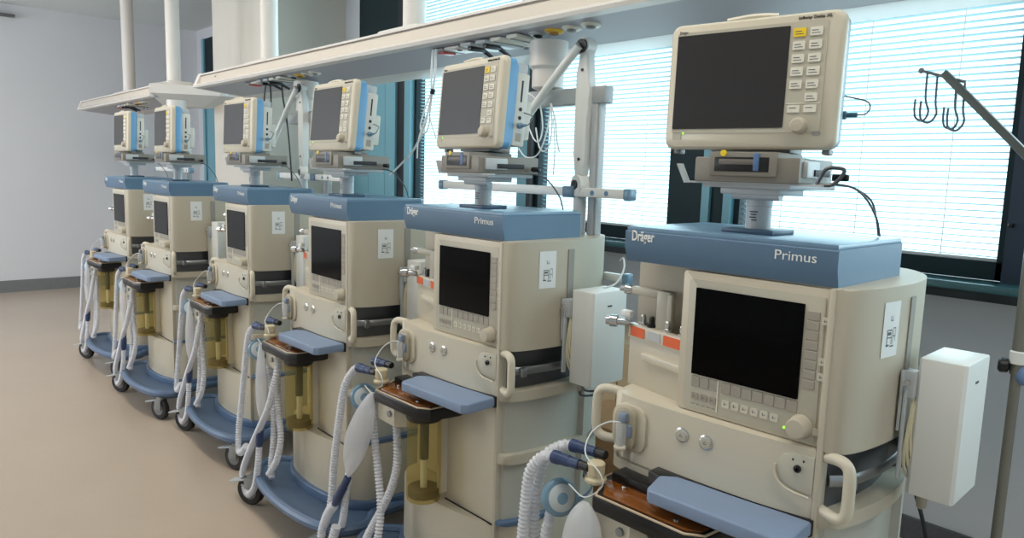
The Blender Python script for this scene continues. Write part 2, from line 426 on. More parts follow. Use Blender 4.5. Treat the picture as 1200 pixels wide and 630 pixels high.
def machine(i):
    x, y, a = POSES[i]
    R = thing('anaesthesia_machine', 'cream and blue anaesthesia machine, ' + WHO[i], 'anaesthesia machine', (x, y, 0), a, 'row of anaesthesia machines')
    # --- upper cabinet, with the left bay set back
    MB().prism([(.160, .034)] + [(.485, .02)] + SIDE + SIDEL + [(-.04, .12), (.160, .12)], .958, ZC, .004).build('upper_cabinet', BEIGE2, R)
    # front corner strip running the full height
    MB().box(.487, .5, -.002, .03, .17, ZC - .001, .003).build('corner_strip', BEIGE2, R)
    MB().box(.534, .546, .20, .225, 1.0, 1.252).build('side_groove', mat('groove_shade', (150, 146, 138), .6), R, loc=(.019, .01, 0))
    # --- screen panel
    PB = MB(); PB.prism(rrect(.160, .492, .962, 1.274, .008), .010, .04, .002, axis='y')
    pan = PB.build('display_panel', BEIGE, R)
    MB().prism(rrect(.178, .478, .968, 1.258, .006), .0075, .012, .001, axis='y').build('keypad_field', KEYPANEL, pan)
    MB().prism(rrect(.1965, .439, 1.048, 1.240, .002), .004, .011, axis='y').build('screen', SCREEN, pan)
    k = MB(); k1 = MB(); k2 = MB()
    for q in range(8): k.box(.445, .470, .0055, .009, 1.074 + q * .0195, 1.0915 + q * .0195, .001, 1)
    for q in range(3): k1.box(.197 + q * .0225, .2175 + q * .0225, .0055, .009, 1.020, 1.044, .001, 1)
    for q in range(7): k2.box(.270 + q * .0245, .2925 + q * .0245, .0055, .009, 1.020, 1.044, .001, 1)
    k.build('soft_key_column', KEYGREY, pan); k1.build('soft_key_row', KEYGREY, pan); k2.build('soft_key_row', KEYGREY, pan)
    k = MB(); kk = MB()
    for q in range(3): kk.prism(rrect(.199 + q * .022, .216 + q * .022, .990, 1.006, .003), .0055, .009, axis='y')
    for q in range(6): k.prism(rrect(.275 + q * .022, .292 + q * .022, .990, 1.006, .003), .0055, .009, axis='y')
    for z in (1.205, 1.125, 1.095, .985): MB().prism(rrect(.474, .487, z, z + .015, .002), .0055, .009, axis='y').build('side_key', KEYCREAM, pan)
    k.build('function_keys', KEYCREAM, pan); kk.build('alarm_keys', KEYGREY, pan)
    MB().box(.262, .2645, .0055, .009, .975, 1.046).build('divider', KEYWHITE, pan)
    if i < 3:
        k = MB()
        for q in range(9):
            cx = (.2075 + q * .022) if q < 3 else (.2835 + (q - 3) * .022)
            k.box(cx - .004, cx + .004, .0052, .0056, .9975, .9985).box(cx - .003, cx - .002, .0052, .0056, .995, 1.002)
        for q in range(5): k.box(.20 + q * .013, .209 + q * .013, .0052, .0056, .980, .9812)
        for z in (1.2125, 1.1325, 1.1025): k.box(.477, .484, .0052, .0056, z - .001, z).box(.479, .480, .0052, .0056, z - .003, z + .003)
        k.build('key_symbols', INK, pan)
    MB().lathe([(.024, -.0), (.024, -.004), (.0215, -.012), (.0205, -.026), (.018, -.030), (0, -.031)], (.450, .008, .996), (0, 1, 0)).build('control_knob', BEIGE2, pan)
    MB().sphere((.416, .007, .984), .0028).build('status_light', GREEN, pan)
    # --- top cover
    cov = [(0, 0), (MW, 0), (MW, MD - .02), (MW - .015, MD), (.015, MD), (0, MD - .02)]
    def cring(ins, z): return [(px, py + (ins if py == 0 else 0), z) for px, py in cov]
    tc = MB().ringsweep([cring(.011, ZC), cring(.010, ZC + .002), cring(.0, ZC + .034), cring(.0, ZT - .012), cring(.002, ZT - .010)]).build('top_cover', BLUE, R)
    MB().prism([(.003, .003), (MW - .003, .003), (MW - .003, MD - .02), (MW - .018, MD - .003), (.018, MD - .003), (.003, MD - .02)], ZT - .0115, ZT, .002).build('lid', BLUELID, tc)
    text('Dräger', .034, LETTER, tc, (.020, -.0004, 1.328), width=.062, bold=.0006)
    text('Primus', .0275, LETTER, tc, (.372, -.0004, 1.322), width=.084, bold=-.0001)
    # --- console with curved front
    front = smooth2([(-.002, .0), (.05, -.012), (.13, -.018), (.25, -.021), (.37, -.017), (.44, -.009), (.487, .0)], 4)
    con = MB().prism(front + [(.487, .13), (-.03, .13), (-.012, .02)], .800, .960, .006, 3)
    con.prism(front[:9] + [(.13, .12), (-.02, .12)], .772, .806, .003)
    con = con.build('console', BEIGE3, R)
    # --- water trap in its oval recess
    wt = MB().prism(rrect(.008, .102, .832, .942, .03, 6), -.0235, .01, .002, axis='y').build('trap_surround', BEIGE, con)
    MB().prism(rrect(.022, .080, .838, .936, .02, 6), -.033, -.02, .003, axis='y').build('trap_plate', mat('trap_brown', (170, 160, 138), .4), wt)
    MB().box(.040, .062, -.048, -.030, .905, .928, .004).box(.058, .072, -.04, -.03, .87, .90, .002).build('trap_head', mat('trap_blue_grey', (128, 142, 160), .35), wt)
    MB().lathe([(.011, -.05), (.0125, -.045), (.0125, .0), (.010, .004)], (.05, -.044, .90)).build('trap_vial', CLEAR, wt)
    MB().tube([(.035, -.042, .84), (.05, -.05, .842), (.062, -.04, .845)], .006, smooth=3).build('trap_foot', BEIGE3, wt)
    for bx in (.2, .26):
        MB().lathe([(.0165, 0), (.0165, -.003), (.013, -.0045)], (bx, -.020, .912), (0, 1, 0)).build('gauge_rim', CHROME, con)
        g = MB().lathe([(.0125, -.003), (.0122, -.007), (0, -.0075)], (bx, -.020, .912), (0, 1, 0)).build('push_button', KEYPANEL, con)
        MB().box(bx - .004, bx + .004, -.0282, -.0273, .9095, .911).box(bx - .003, bx + .002, -.0282, -.0273, .914, .9152).build('button_mark', INK, g)
    # recess on the right with the outlet port, its shading put in the colour
    rc = MB().prism([(.4868, .944), (.445, .944), (.428, .937), (.419, .92), (.419, .898), (.430, .881), (.450, .872), (.4868, .868)], -.0165, .0, .001, axis='y').build('port_recess', mat('shaded_recess_cream', (198, 193, 177), .45), con)
    for v in rc.data.vertices: v.co.y += max(0, (v.co.x - .419) / .068) * .0135
    MB().tube([(.486, -.013, .864), (.452, -.017, .868), (.428, -.019, .878), (.416, -.019, .897), (.416, -.018, .915)], .0028, smooth=5).build('recess_lip', BEIGE3, con)
    MB().lathe([(.0075, 0), (.0075, -.004), (.004, -.005), (.004, 0)], (.458, -.0095, .915), (0, 1, 0)).build('port', BLACK, rc)
    MB().box(.447, .449, -.0135, -.009, .93, .934).box(.467, .469, -.0095, -.005, .93, .934).build('port_marks', INKD, rc)
    # --- left bay: ledge, label strip, valve knobs, bracket
    
    bay = MB().prism([(-.035, .085), (.158, .040), (.158, .125), (-.035, .125)], .955, 1.078, .003).build('valve_bay', BEIGE, R)
    MB().prism([(.02, .060), (.155, .028), (.155, .06), (.02, .09)], 1.03, 1.05, .003).build('bay_ledge', BEIGE3, bay)
    L = MB().prism([(-.036, .080), (.157, .035), (.157, .055), (-.036, .10)], 1.078, 1.112, .001).build('label_strip', BEIGE3, bay)
    def seg(t0, t1, z0, z1, m, nm):
        xa, xb = -.036 + .193 * t0, -.036 + .193 * t1; ya, yb = .080 - .045 * t0, .080 - .045 * t1
        MB().prism([(xa, ya - .0015), (xb, yb - .0015), (xb, yb + .001), (xa, ya + .001)], z0, z1).build(nm, m, L)
    seg(.04, .30, 1.083, 1.107, ORANGE, 'orange_label'); seg(.64, .96, 1.083, 1.107, ORANGE, 'orange_label'); seg(.36, .58, 1.084, 1.106, LGREY, 'dial_label')
    for q, (vx, vy) in enumerate(((.00, .09), (.03, .083), (.085, .07), (.135, .057))):
        MB().lathe([(.011, 0), (.011, .006), (.007, .008), (.007, .022), (.004, .026), (0, .027)], (vx, vy, 1.112)).build('valve_knob', CHROME if q != 1 else BLACK, bay)
    MB().box(.045, .085, .075, .10, 1.11, 1.205, .004).box(-.035, .085, .08, .10, 1.185, 1.205, .004).box(.08, .092, .07, .08, 1.10, 1.20, .001).build('hose_bracket', mat('bracket_cream', (190, 184, 168), .4), bay)
    MB().lathe([(.008, 0), (.012, .01), (.012, .02), (.006, .024), (.006, .034)], (-.035, .088, 1.195), (-1, -.25, 0)).build('bracket_tip', CHROME, bay)
    MB().lathe([(.009, 0), (.009, .03), (.015, .032), (.015, .05), (.011, .052), (.011, .06)], (-.03, .075, 1.115), (-1, -.45, 0)).build('gas_port', CHROME, bay)
    MB().box(-.05, -.02, .06, .08, 1.128, 1.146, .005).build('port_lever', WHITE, bay)
    # --- side: steel recess, lip, lower hollow with shelves
    rear = [(.54, .36)] + [p for p in SIDE if p[1] > .36 and p[0] < .54] + SIDEL + [(-.04, .12)]
    inner1 = [(.487, .02), (.50, .03), (.515, .12), (.52, .22), (.512, .30), (.50, .36)] + [p for p in SIDE if p[1] > .36 and p[0] < .54] + SIDEL + [(-.04, .125), (.487, .125)]
    MB().prism(inner1, .835, .958).build('side_recess', DSTEEL, R)
    rail = smooth2([(.504, .03), (.530, .07), (.545, .15), (.548, .22), (.542, .30), (.52, .37)], 4)
    MB().tube([(px, py, .893) for px, py in rail], .012, 8, 0, flat=.35).build('side_rail', STEEL, R)
    MB().box(.528, .545, .052, .072, .877, .905, .003).build('rail_clamp', STEEL, R)
    full = [(.487, .004)] + SIDE + SIDEL + [(-.04, .135), (.264, .135), (.264, .02)]
    MB().prism(full, .806, .836, .004).build('side_lip', BEIGE2, R)
    body = smooth2([(.487, .02), (.50, .025)], 1)
    hollow = [(.487, .006), (.492, .012), (.508, .022), (.524, .06), (.536, .14), (.540, .21), (.528, .27), (.534, .315), (.550, .325)] + [p for p in SIDE if p[1] > .33 and p[0] < .549] + SIDEL + [(-.04, .135), (.264, .135), (.264, .006)]
    MB().prism(hollow, .43, .807).build('lower_cabinet', PANELGREY, R)
    MB().prism([(.262, .0), (.487, .0), (.487, .03), (.262, .03)], .416, .800, .003).build('front_door', BEIGE, R)
    MB().prism([(.255, -.003), (.489, -.003), (.489, .03), (.255, .03)], .4135, .418).build('door_seam', BLACKM, R)
    MB().prism([(-.03, .09), (.262, .09), (.262, .135), (-.03, .135)], .42, .80).build('bay_back', BEIGE2, R)
    MB().box(.252, .262, -.035, .03, .44, .74, .003).build('canister_guide', BEIGE3, R)
    MB().prism([(.487, .004)] + SIDE + [(.40, .40), (.47, .2)], .612, .642, .004).build('side_shelf', BEIGE2, R)
    MB().prism([(.487, .006)] + SIDE + [(.40, .40), (.47, .2)], .418, .432, .003).build('side_sill', PLATBLUE, R)
    # --- plinth, skirt, platform
    pf = smooth2([(-.04, .06), (.02, .0), (.12, -.032), (.25, -.040), (.38, -.028), (.48, .002), (.515, .03)], 4)
    pl = pf + [p for p in SIDE if p[1] > .05] + SIDEL
    MB().prism(pl, .165, .415, .006).build('plinth', BEIGE, R)
    MB().prism([(.02, -.02), (.12, -.052), (.25, -.058), (.38, -.046), (.49, -.01), (.56, .06), (.585, .2), (.55, .42), (-.04, .42), (-.08, .2), (-.06, .05)], .155, .195, .006).build('skirt', PLATBLUE, R)
    rim = [(-.08, .05), (-.13, .0), (-.128, -.06), (-.09, -.11), (.0, -.148), (.13, -.172), (.27, -.18), (.41, -.172), (.53, -.148), (.61, -.11), (.645, -.06), (.648, .0), (.61, .05), (.58, .10), (.58, .46), (.62, .52), (.62, .58), (.58, .62), (-.05, .62), (-.09, .58), (-.09, .52), (-.05, .46), (-.05, .10)]
    rs = [(p.x, p.y) for p in catmull([Vector((a_, b_, 0)) for a_, b_ in rim], 4, True)]
    P = MB().prism(rs, .128, .158, .004).build('base_platform', PLATDARK, R)
    MB().tube([(p[0], p[1], .155) for p in rs], .020, 10, 0, closed=True).build('bumper_rim', PLATBLUE, P)
    for wx, wy, ang in ((-.085, -.14, .5), (.60, -.11, .35), (-.05, .56, 1.2), (.57, .56, .9)):
        ca, sa = math.cos(ang), math.sin(ang)
        C = MB().box(-.02, .02, -.018, .018, .115, .135, .003).box(-.03, .02, -.024, -.019, .06, .125, .002).box(-.03, .02, .019, .024, .06, .125, .002)
        c = C.build('castor', GREY, R, loc=(wx, wy, 0)); c.rotation_euler = (0, 0, ang)
        MB().lathe([(.045, -.015), (.060, -.015), (.065, -.010), (.065, .010), (.060, .015), (.045, .015)], (-.01, 0, .065), (0, 1, 0)).build('tyre', RUBBER, c)
        MB().lathe([(.012, -.019), (.030, -.0165), (.046, -.0135), (.046, .0135), (.030, .0165), (.012, .019)], (-.01, 0, .065), (0, 1, 0)).build('wheel_hub', WHEELGREY, c)
        MB().box(-.115, -.03, -.022, .022, .098, .106, .003, rot=Matrix.Rotation(-.25, 3, 'Y')).build('brake_pedal', LGREY, c)
    if i == 1: MB().box(.48, .575, .47, .49, 1.13, 1.155, .003).build('rear_rail', WHITE, R)
    if i == 1: MB().box(.565, .59, .465, .495, 1.125, 1.160, .004).build('rail_end', FBLUE, R)
    # --- handles
    MB().tube([(.50, .014, .948), (.535, .002, .951), (.551, -.002, .942), (.556, -.004, .92), (.556, -.004, .865), (.551, -.002, .845), (.535, .002, .836), (.50, .014, .838)], .0115, 12, 6).build('handle', BEIGE3, R)
    MB().tube([(.0, .03, .950), (-.04, .015, .955), (-.062, .01, .945), (-.068, .008, .92), (-.068, .008, .86), (-.062, .01, .838), (-.04, .015, .83), (.0, .03, .833)], .0115, 12, 6).build('handle', BEIGE3, R)
    # --- paper label
    n_ = Vector((1, .0, 0)); st = MB()
    arc = [p for p in SIDE if .085 < p[1] < .175]
    pts = [(p[0] + .0012, p[1]) for p in arc]
    for (xa, ya), (xb, yb) in zip(pts, pts[1:]):
        v = [st.bm.verts.new(q) for q in ((xa, ya, 1.140), (xb, yb, 1.140), (xb, yb, 1.250), (xa, ya, 1.250))]; st.bm.faces.new(v)
    pl_ = st.build('paper_label', PAPER, R)
    k = MB()
    def mk(t0, t1, z0, z1):
        def at(t):
            f = t * (len(pts) - 1); j = min(int(f), len(pts) - 2); g = f - j
            return (pts[j][0] + (pts[j + 1][0] - pts[j][0]) * g + .0006, pts[j][1] + (pts[j + 1][1] - pts[j][1]) * g)
        A, B = at(t0), at(t1)
        k.bm.faces.new([k.bm.verts.new(q) for q in ((A[0], A[1], z0), (B[0], B[1], z0), (B[0], B[1], z1), (A[0], A[1], z1))])
    for t0, t1, z0, z1 in ((.42, .56, 1.212, 1.214), (.42, .45, 1.212, 1.222), (.54, .56, 1.212, 1.222), (.25, .55, 1.193, 1.195), (.25, .28, 1.165, 1.195), (.52, .55, 1.165, 1.195), (.25, .55, 1.178, 1.180),
                           (.30, .48, 1.184, 1.190), (.62, .78, 1.196, 1.198), (.62, .64, 1.165, 1.198), (.76, .78, 1.17, 1.198), (.22, .40, 1.162, 1.166), (.46, .7, 1.160, 1.163), (.64, .76, 1.180, 1.182)):
        mk(t0, t1, z0, z1)
    k.build('label_drawing', INK, pl_)
    # --- writing tray
    tb = MB().prism([(.140, -.055), (.17, -.06), (.20, -.03), (.494, -.012), (.496, .005), (.14, .005)], .785, .819, .002).build('tray_frame', BLACK, R)
    tr = smooth2([(.182, -.132), (.35, -.128), (.47, -.126)], 2)
    arcb = smooth2([(.494, -.006), (.40, -.019), (.30, -.026), (.20, -.027), (.160, -.024)], 3)
    MB().prism([(.200, -.138), (.485, -.130), (.499, -.116)] + arcb + [(.190, -.128)], .788, .818, .005, 3).build('writing_tray', TRAYBLUE, R)
    # --- breathing block
    bo = [(.062, -.150), (.30, -.150), (.335, -.125), (.345, -.02), (.345, .0), (.01, .0), (.01, -.05)]
    B = MB().prism(bo, .722, .760, .006).build('breathing_block', BLACK, R)
    bi = [(.066, -.146), (.298, -.146), (.331, -.122), (.341, -.02), (.341, -.004), (.014, -.004), (.014, -.048)]
    MB().tube([(p[0], p[1], .761) for p in bi], .003, 6, 0, closed=True).build('block_rim', RIMW, B)
    MB().prism([(.078, -.136), (.29, -.136), (.32, -.116), (.32, -.06), (.04, -.06), (.03, -.07)], .758, .765, .002).build('amber_cover', AMBER, B)
    for q in ((.26, -.118), (.09, -.075)): MB().lathe([(.006, 0), (.006, .006), (.003, .008)], (q[0], q[1], .763)).build('screw', CHROME, B)
    MB().box(.04, .20, -.060, .0, .758, .785, .005).build('block_ridge', BLACK, B)
    MB().prism([(.055, -.13), (.155, -.135), (.185, -.10), (.185, .0), (.03, .0), (.03, -.06)], .655, .723, .008).build('ventilator_pod', BEIGE3, R)
    MB().lathe([(.010, 0), (.010, -.006), (.006, -.007)], (.13, -.134, .695), (0, 1, 0)).build('pod_button', GREY, R)
    # --- absorber canister
    cx, cy = .222, -.064
    MB().lathe([(.055, .0), (.059, .008), (.059, .03), (.050, .034)], (cx, cy, .690)).build('canister_cap', BLACK, R)
    cn = MB().lathe([(.053, .0), (.056, .01), (.056, .265), (.053, .268)], (cx, cy, .424)).build('absorber_canister', CANIS, R)
    MB().lathe([(.051, 0), (.051, .026)], (cx, cy, .436)).build('absorbent', SODA, cn)
    MB().lathe([(.011, 0), (.011, .10)], (cx, cy, .462)).build('inner_tube', WHITE, cn)
    MB().lathe([(.015, 0), (.015, .135)], (cx, cy, .557)).build('inner_sleeve', mat('sleeve_grey', (70, 68, 62), .5), cn)
    return R

def monitor(i, pose, shell):
    cx, cy, cz, ya, ti = pose
    x, y, a = POSES[i]
    wx = x + math.cos(a) * cx - math.sin(a) * cy; wy = y + math.sin(a) * cx + math.cos(a) * cy
    R = thing('patient_monitor', 'cream patient monitor with dark blank screen on ' + MACH[i], 'monitor', (wx, wy, cz - .14), a + ya, 'patient monitors on the machines')
    R.rotation_euler = (-ti, 0, a + ya)
    # built around the middle of its front, lifted by .14
    W, H, Z = .190, .139, .14
    O = rrect(-W, W, Z - H, Z + H, .022, 6)
    mb = MB(); n = len(O)
    def ring(s, yy, dz=0): return [((px) * s, yy, Z + (pz - Z) * (s - dz)) for px, pz in O]
    mb.ringsweep([ring(.955, 0), ring(.985, .004), ring(1.0, .010), ring(1.0, .022)])
    hs = mb.build('housing', BEIGE3, R)
    MB().ringsweep([ring(.99, .0215), ring(.985, .048), ring(.93, .062)]).build('rear_shell', shell, R)
    MB().prism(rrect(-.171, .158, Z - .104, Z + .120, .006), -.0012, .004, axis='y').build('display_surround', KEYPANEL, hs)
    sc = MB().prism(rrect(-.169, .083, Z - .094, Z + .113, .002), -.0026, .004, axis='y').build('screen', SCREENM, hs)
    keys = MB(); y_ = MB(); ink = MB()
    for r_ in range(6):
        z = Z + .098 - r_ * .0262
        for c_ in range(2):
            kx = .103 + c_ * .033
            if r_ == 5 and c_ == 0: continue
            (y_ if (r_ == 0 and c_ == 0) else keys).prism(rrect(kx - .0125, kx + .0125, z - .0085, z + .0085, .002), -.004, 0, axis='y')
            ink.box(kx - .009, kx + .004, -.0045, -.0038, z + .001, z + .0025).box(kx - .009, kx + .008, -.0045, -.0038, z - .004, z - .0028)
    for c_ in range(2):
        kx = .103 + c_ * .033; z = Z - .056
        keys.prism(rrect(kx - .0125, kx + .0125, z - .0075, z + .0075, .002), -.004, 0, axis='y')
        ink.box(kx - .009, kx + .005, -.0045, -.0038, z + .001, z + .0025)
    MB().box(.086, .156, -.0025, 0, Z - .046, Z - .0445).build('key_divider', KEYWHITE, hs)
    keys.build('keys', KEYWHITE, hs); y_.build('alarm_key', YELLOW, hs, label='yellow key')
    if i < 4: ink.build('key_print', INK, hs)
    MB().lathe([(.017, 0), (.017, -.008), (.0155, -.018), (.012, -.021), (0, -.022)], (.118, 0, Z - .091), (0, 1, 0)).build('rotary_knob', BEIGE2, hs)
    MB().prism(rrect(.144, .160, Z - .110, Z - .102, .0035), -.0015, .002, axis='y').build('badge', GREY, hs)
    MB().prism(rrect(-.168, -.147, Z - .118, Z - .102, .003), -.0012, .002, axis='y').build('icon_plate', KEYPANEL, hs)
    MB().sphere((-.142, -.001, Z - .104), .0022).build('power_light', GREEN, hs)
    MB().tube([(-.06, .012, Z + .139), (0, .012, Z + .143), (.05, .012, Z + .139)], .006, 8, 4).build('alarm_bar', BEIGE3, hs)
    if i < 4:
        text('Dräger', .0095, INKD, hs, (-.166, -.001, Z + .117), width=.020)
        text('Infinity Delta XL', .0088, INKD, hs, (.098, -.001, Z + .124), width=.066)
    # module box behind with ports on its right side
    mdl = MB().box(-.12, .172, .060, .112, Z - .125, Z + .098, .006).box(-.10, .150, .108, .145, Z - .10, Z + .02, .006).build('module_box', MODULE, R)
    MB().box(.10, .160, .065, .110, Z + .098, Z + .128, .004).build('top_clip', LGREY, R)
    pr = MB().box(.172, .1728, .082, .088, Z + .01, Z + .075)
    for z in (Z - .012, Z - .038): pr.lathe([(.006, 0), (.006, .002), (.003, .0025)], (.1715, .085, z), (1, 0, 0), 12)
    pr.build('port_slot', INKD, mdl)
    MB().box(.172, .1728, .076, .096, Z - .11, Z - .085).build('mains_socket', KEYGREY, mdl)
    pg = MB().lathe([(.009, 0), (.009, .012), (.005, .014), (.005, .034)], (.172, .085, Z - .062), (1, 0, 0), 12)
    pg.build('plug', FBLUE if i else mat('plug_teal', (70, 104, 120), .4), R)
    MB().tube([(.205, .085, Z - .062), (.222, .085, Z - .060), (.228, .09, Z - .046), (.216, .10, Z - .032), (.172, .10, Z - .02)], .0016, 6, 6).build('plug_lead', CABLE, R)
    for q in (-.17, .165): MB().box(q - .008, q + .008, .03, .06, Z - .148, Z - .136, .003).build('foot', GREY, R)
    MB().box(-.09, .09, .04, .12, Z - .144, Z - .122, .003).build('mount_plate', GREY, R)
    return R

def dock(i, pose):
    x, y, a = POSES[i]; cx, cy, cz, ya, ti = pose
    px, py = (.263, .13) if i == 0 else (.255, .13)
    wx = x + math.cos(a) * px - math.sin(a) * py; wy = y + math.sin(a) * px + math.cos(a) * py
    R = thing('docking_station', 'grey docking station under the monitor of ' + MACH[i], 'docking station', (wx, wy, ZT), a, 'docking stations under the monitors')
    MB().box(-.060, .060, -.05, .05, .0, .010, .002).build('base_plate', mat('plate_blue', (62, 88, 112), .4), R)
    ps = MB().lathe([(.027, .01), (.027, .058), (.0265, .0585), (.028, .060), (.028, .082)], n=28).build('post', LGREY, R)
    pt = MB()
    for q, (a0, l) in enumerate(((-.3, .7), (-.2, .5), (-.3, .6), (-.1, .45))):
        z = .046 - q * .006
        for t in range(5):
            t0 = -PI / 2 + a0 + l * t / 5; t1 = -PI / 2 + a0 + l * (t + 1) / 5; r = .0273
            pt.bm.faces.new([pt.bm.verts.new(v) for v in ((r * math.cos(t0), r * math.sin(t0), z), (r * math.cos(t1), r * math.sin(t1), z), (r * math.cos(t1), r * math.sin(t1), z + .0025), (r * math.cos(t0), r * math.sin(t0), z + .0025))])
    pt.build('post_print', INKD, ps)
    dz = .110
    pv = bpy.data.objects.new('dock_body', bpy.data.meshes.new('tmp'))
    dw, d0, d1 = .112, -.10, .125
    bm_ = MB().box(-dw, dw, d0, d1, dz, dz + .052, .004).prism([(-.075, d0 - .006), (.068, d0 - .006), (.068, .05), (-.075, .05)], dz + .012, dz + .063, .003)
    bo = bm_.build('dock_body', DOCK, R); bo.rotation_euler = (0, 0, ya); bo.location = (-.0 if i == 0 else .01, 0, 0)
    MB().box(-.064, .052, d0 - .0075, d0 + .0, dz + .022, dz + .052, .001).build('slot', BLACK, bo)
    MB().box(-.055, .03, d0 - .0085, d0 + .0, dz + .036, dz + .048, .002).build('slot_flap', mat('flap_taupe', (110, 104, 98), .5), bo)
    MB().box(.020, .032, d0 - .009, d0, dz + .024, dz + .060, .001).build('release_tab', mat('tab_blue', (84, 116, 160), .4), bo)
    MB().lathe([(.007, 0), (.007, -.002), (0, -.0025)], (-.045, d0 - .006, dz + .060), (0, 1, 0), 12).build('warning_dot', YELLOW, bo)
    ss = MB().box(dw - .002, dw + .010, -.08, .0, dz + .012, dz + .046, .003).build('side_panel', LGREY, bo)
    MB().box(dw + .009, dw + .014, -.04, .06, dz + .016, dz + .030, .002).build('side_connector', INKD, bo)
    MB().lathe([(.008, 0), (.008, .03), (.004, .034)], (dw + .01, .095, dz + .016), (1, 0, 0), 12).build('side_plug', BLACK, bo)
    MB().prism([(-.10, -.07), (.10, -.07), (.12, .10), (-.12, .10)], dz - .012, dz + .002, .002).box(-.07, .07, -.05, .06, dz - .026, dz - .010, .003) \
        .cyl((-.045, -.035, dz - .026), (.065, -.035, dz - .026), .011).build('swivel_plate', LGREY, R)
    sd = MB().box(-dw - .025, dw + .045, -.09, -.07, dz - .004, dz + .000).build('bracket_strap', LGREY, bo)
    MB().box(-.0015, .0015, -.014, .014, 0, .045).build('bracket_wing', LGREY, bo, loc=(-dw - .025, -.08, dz - .004)).rotation_euler = (0, -.45, 0)
    if i == 0:
        MB().tube([(dw + .03, -.085, dz), (dw + .045, -.085, dz + .03), (dw + .062, -.08, dz + .034), (dw + .078, -.075, dz + .028), (dw + .06, -.08, dz + .002), (dw + .03, -.085, dz)], .004, 8, 4).build('hook', DSTEEL, bo)
    # lead running back down
    for q in range(2 if i == 0 else 1):
        MB().tube([(.12, .09 + .01 * q, .112), (.155, .11, .105), (.178, .13 + .02 * q, .08), (.192 - .008 * q, .155 + .02 * q, .04), (.198 - .01 * q, .165 + .02 * q, .003)], .0024, 6, 6).build('lead', CABLE, R)
    return R

def side_box(i):
    x, y, a = POSES[i]
    R = thing('cable_box', 'white box clamped to the right side of ' + MACH[i], 'equipment box', (x, y, .85), a, 'white boxes on the side rails')
    c = MB().prism([(.592, .205), (.598, .20), (.672, .20), (.678, .206), (.678, .352), (.592, .352)], .0, .285, .004).build('case', WHITE, R)
    MB().box(.678, .6788, .265, .285, .238, .2425).build('label_mark', INKD, c)
    MB().box(.566, .592, .19, .22, .20, .255, .002).box(.566, .572, .185, .225, .13, .255, .001).box(.574, .580, .185, .20, .03, .22, .001).build('bracket', LGREY, R)
    MB().lathe([(.006, 0), (.006, .012)], (.582, .182, .235), (0, -1, 0), 10).build('bracket_screw', CHROME, R)
    for q in range(3):
        pts = []
        for k in range(14):
            t = 2 * PI * k / 14
            pts.append((.589 + .003 * math.sin(3 * t + q) - .004 + q * .004, .225 + (.030 - .003 * q) * math.cos(t), .125 + (.098 - .008 * q) * math.sin(t)))
        MB().tube(pts, .0032, 6, 3, closed=True).build('cable_coil', CABLEC, R)
    MB().lathe([(.011, 0), (.009, -.03), (.004, -.034)], (.615, .23, .0), (0, 0, 1), 14).build('cable_gland', KEYGREY, R)
    if i:
        MB().tube([(.63, .30, .285), (.645, .34, .30), (.64, .38, .34), (.62, .40, .37), (.60, .41, .36)], .003, 6, 5).build('top_lead', CABLEW, R)
        MB().tube([(.61, .23, -.02), (.63, .22, -.035), (.66, .25, -.03), (.67, .28, -.005)], .0035, 6, 5).tube([(.60, .24, -.01), (.60, .28, -.04), (.64, .31, -.03), (.65, .31, -.0)], .0035, 6, 5).build('bottom_leads', CABLE, R)
    return R

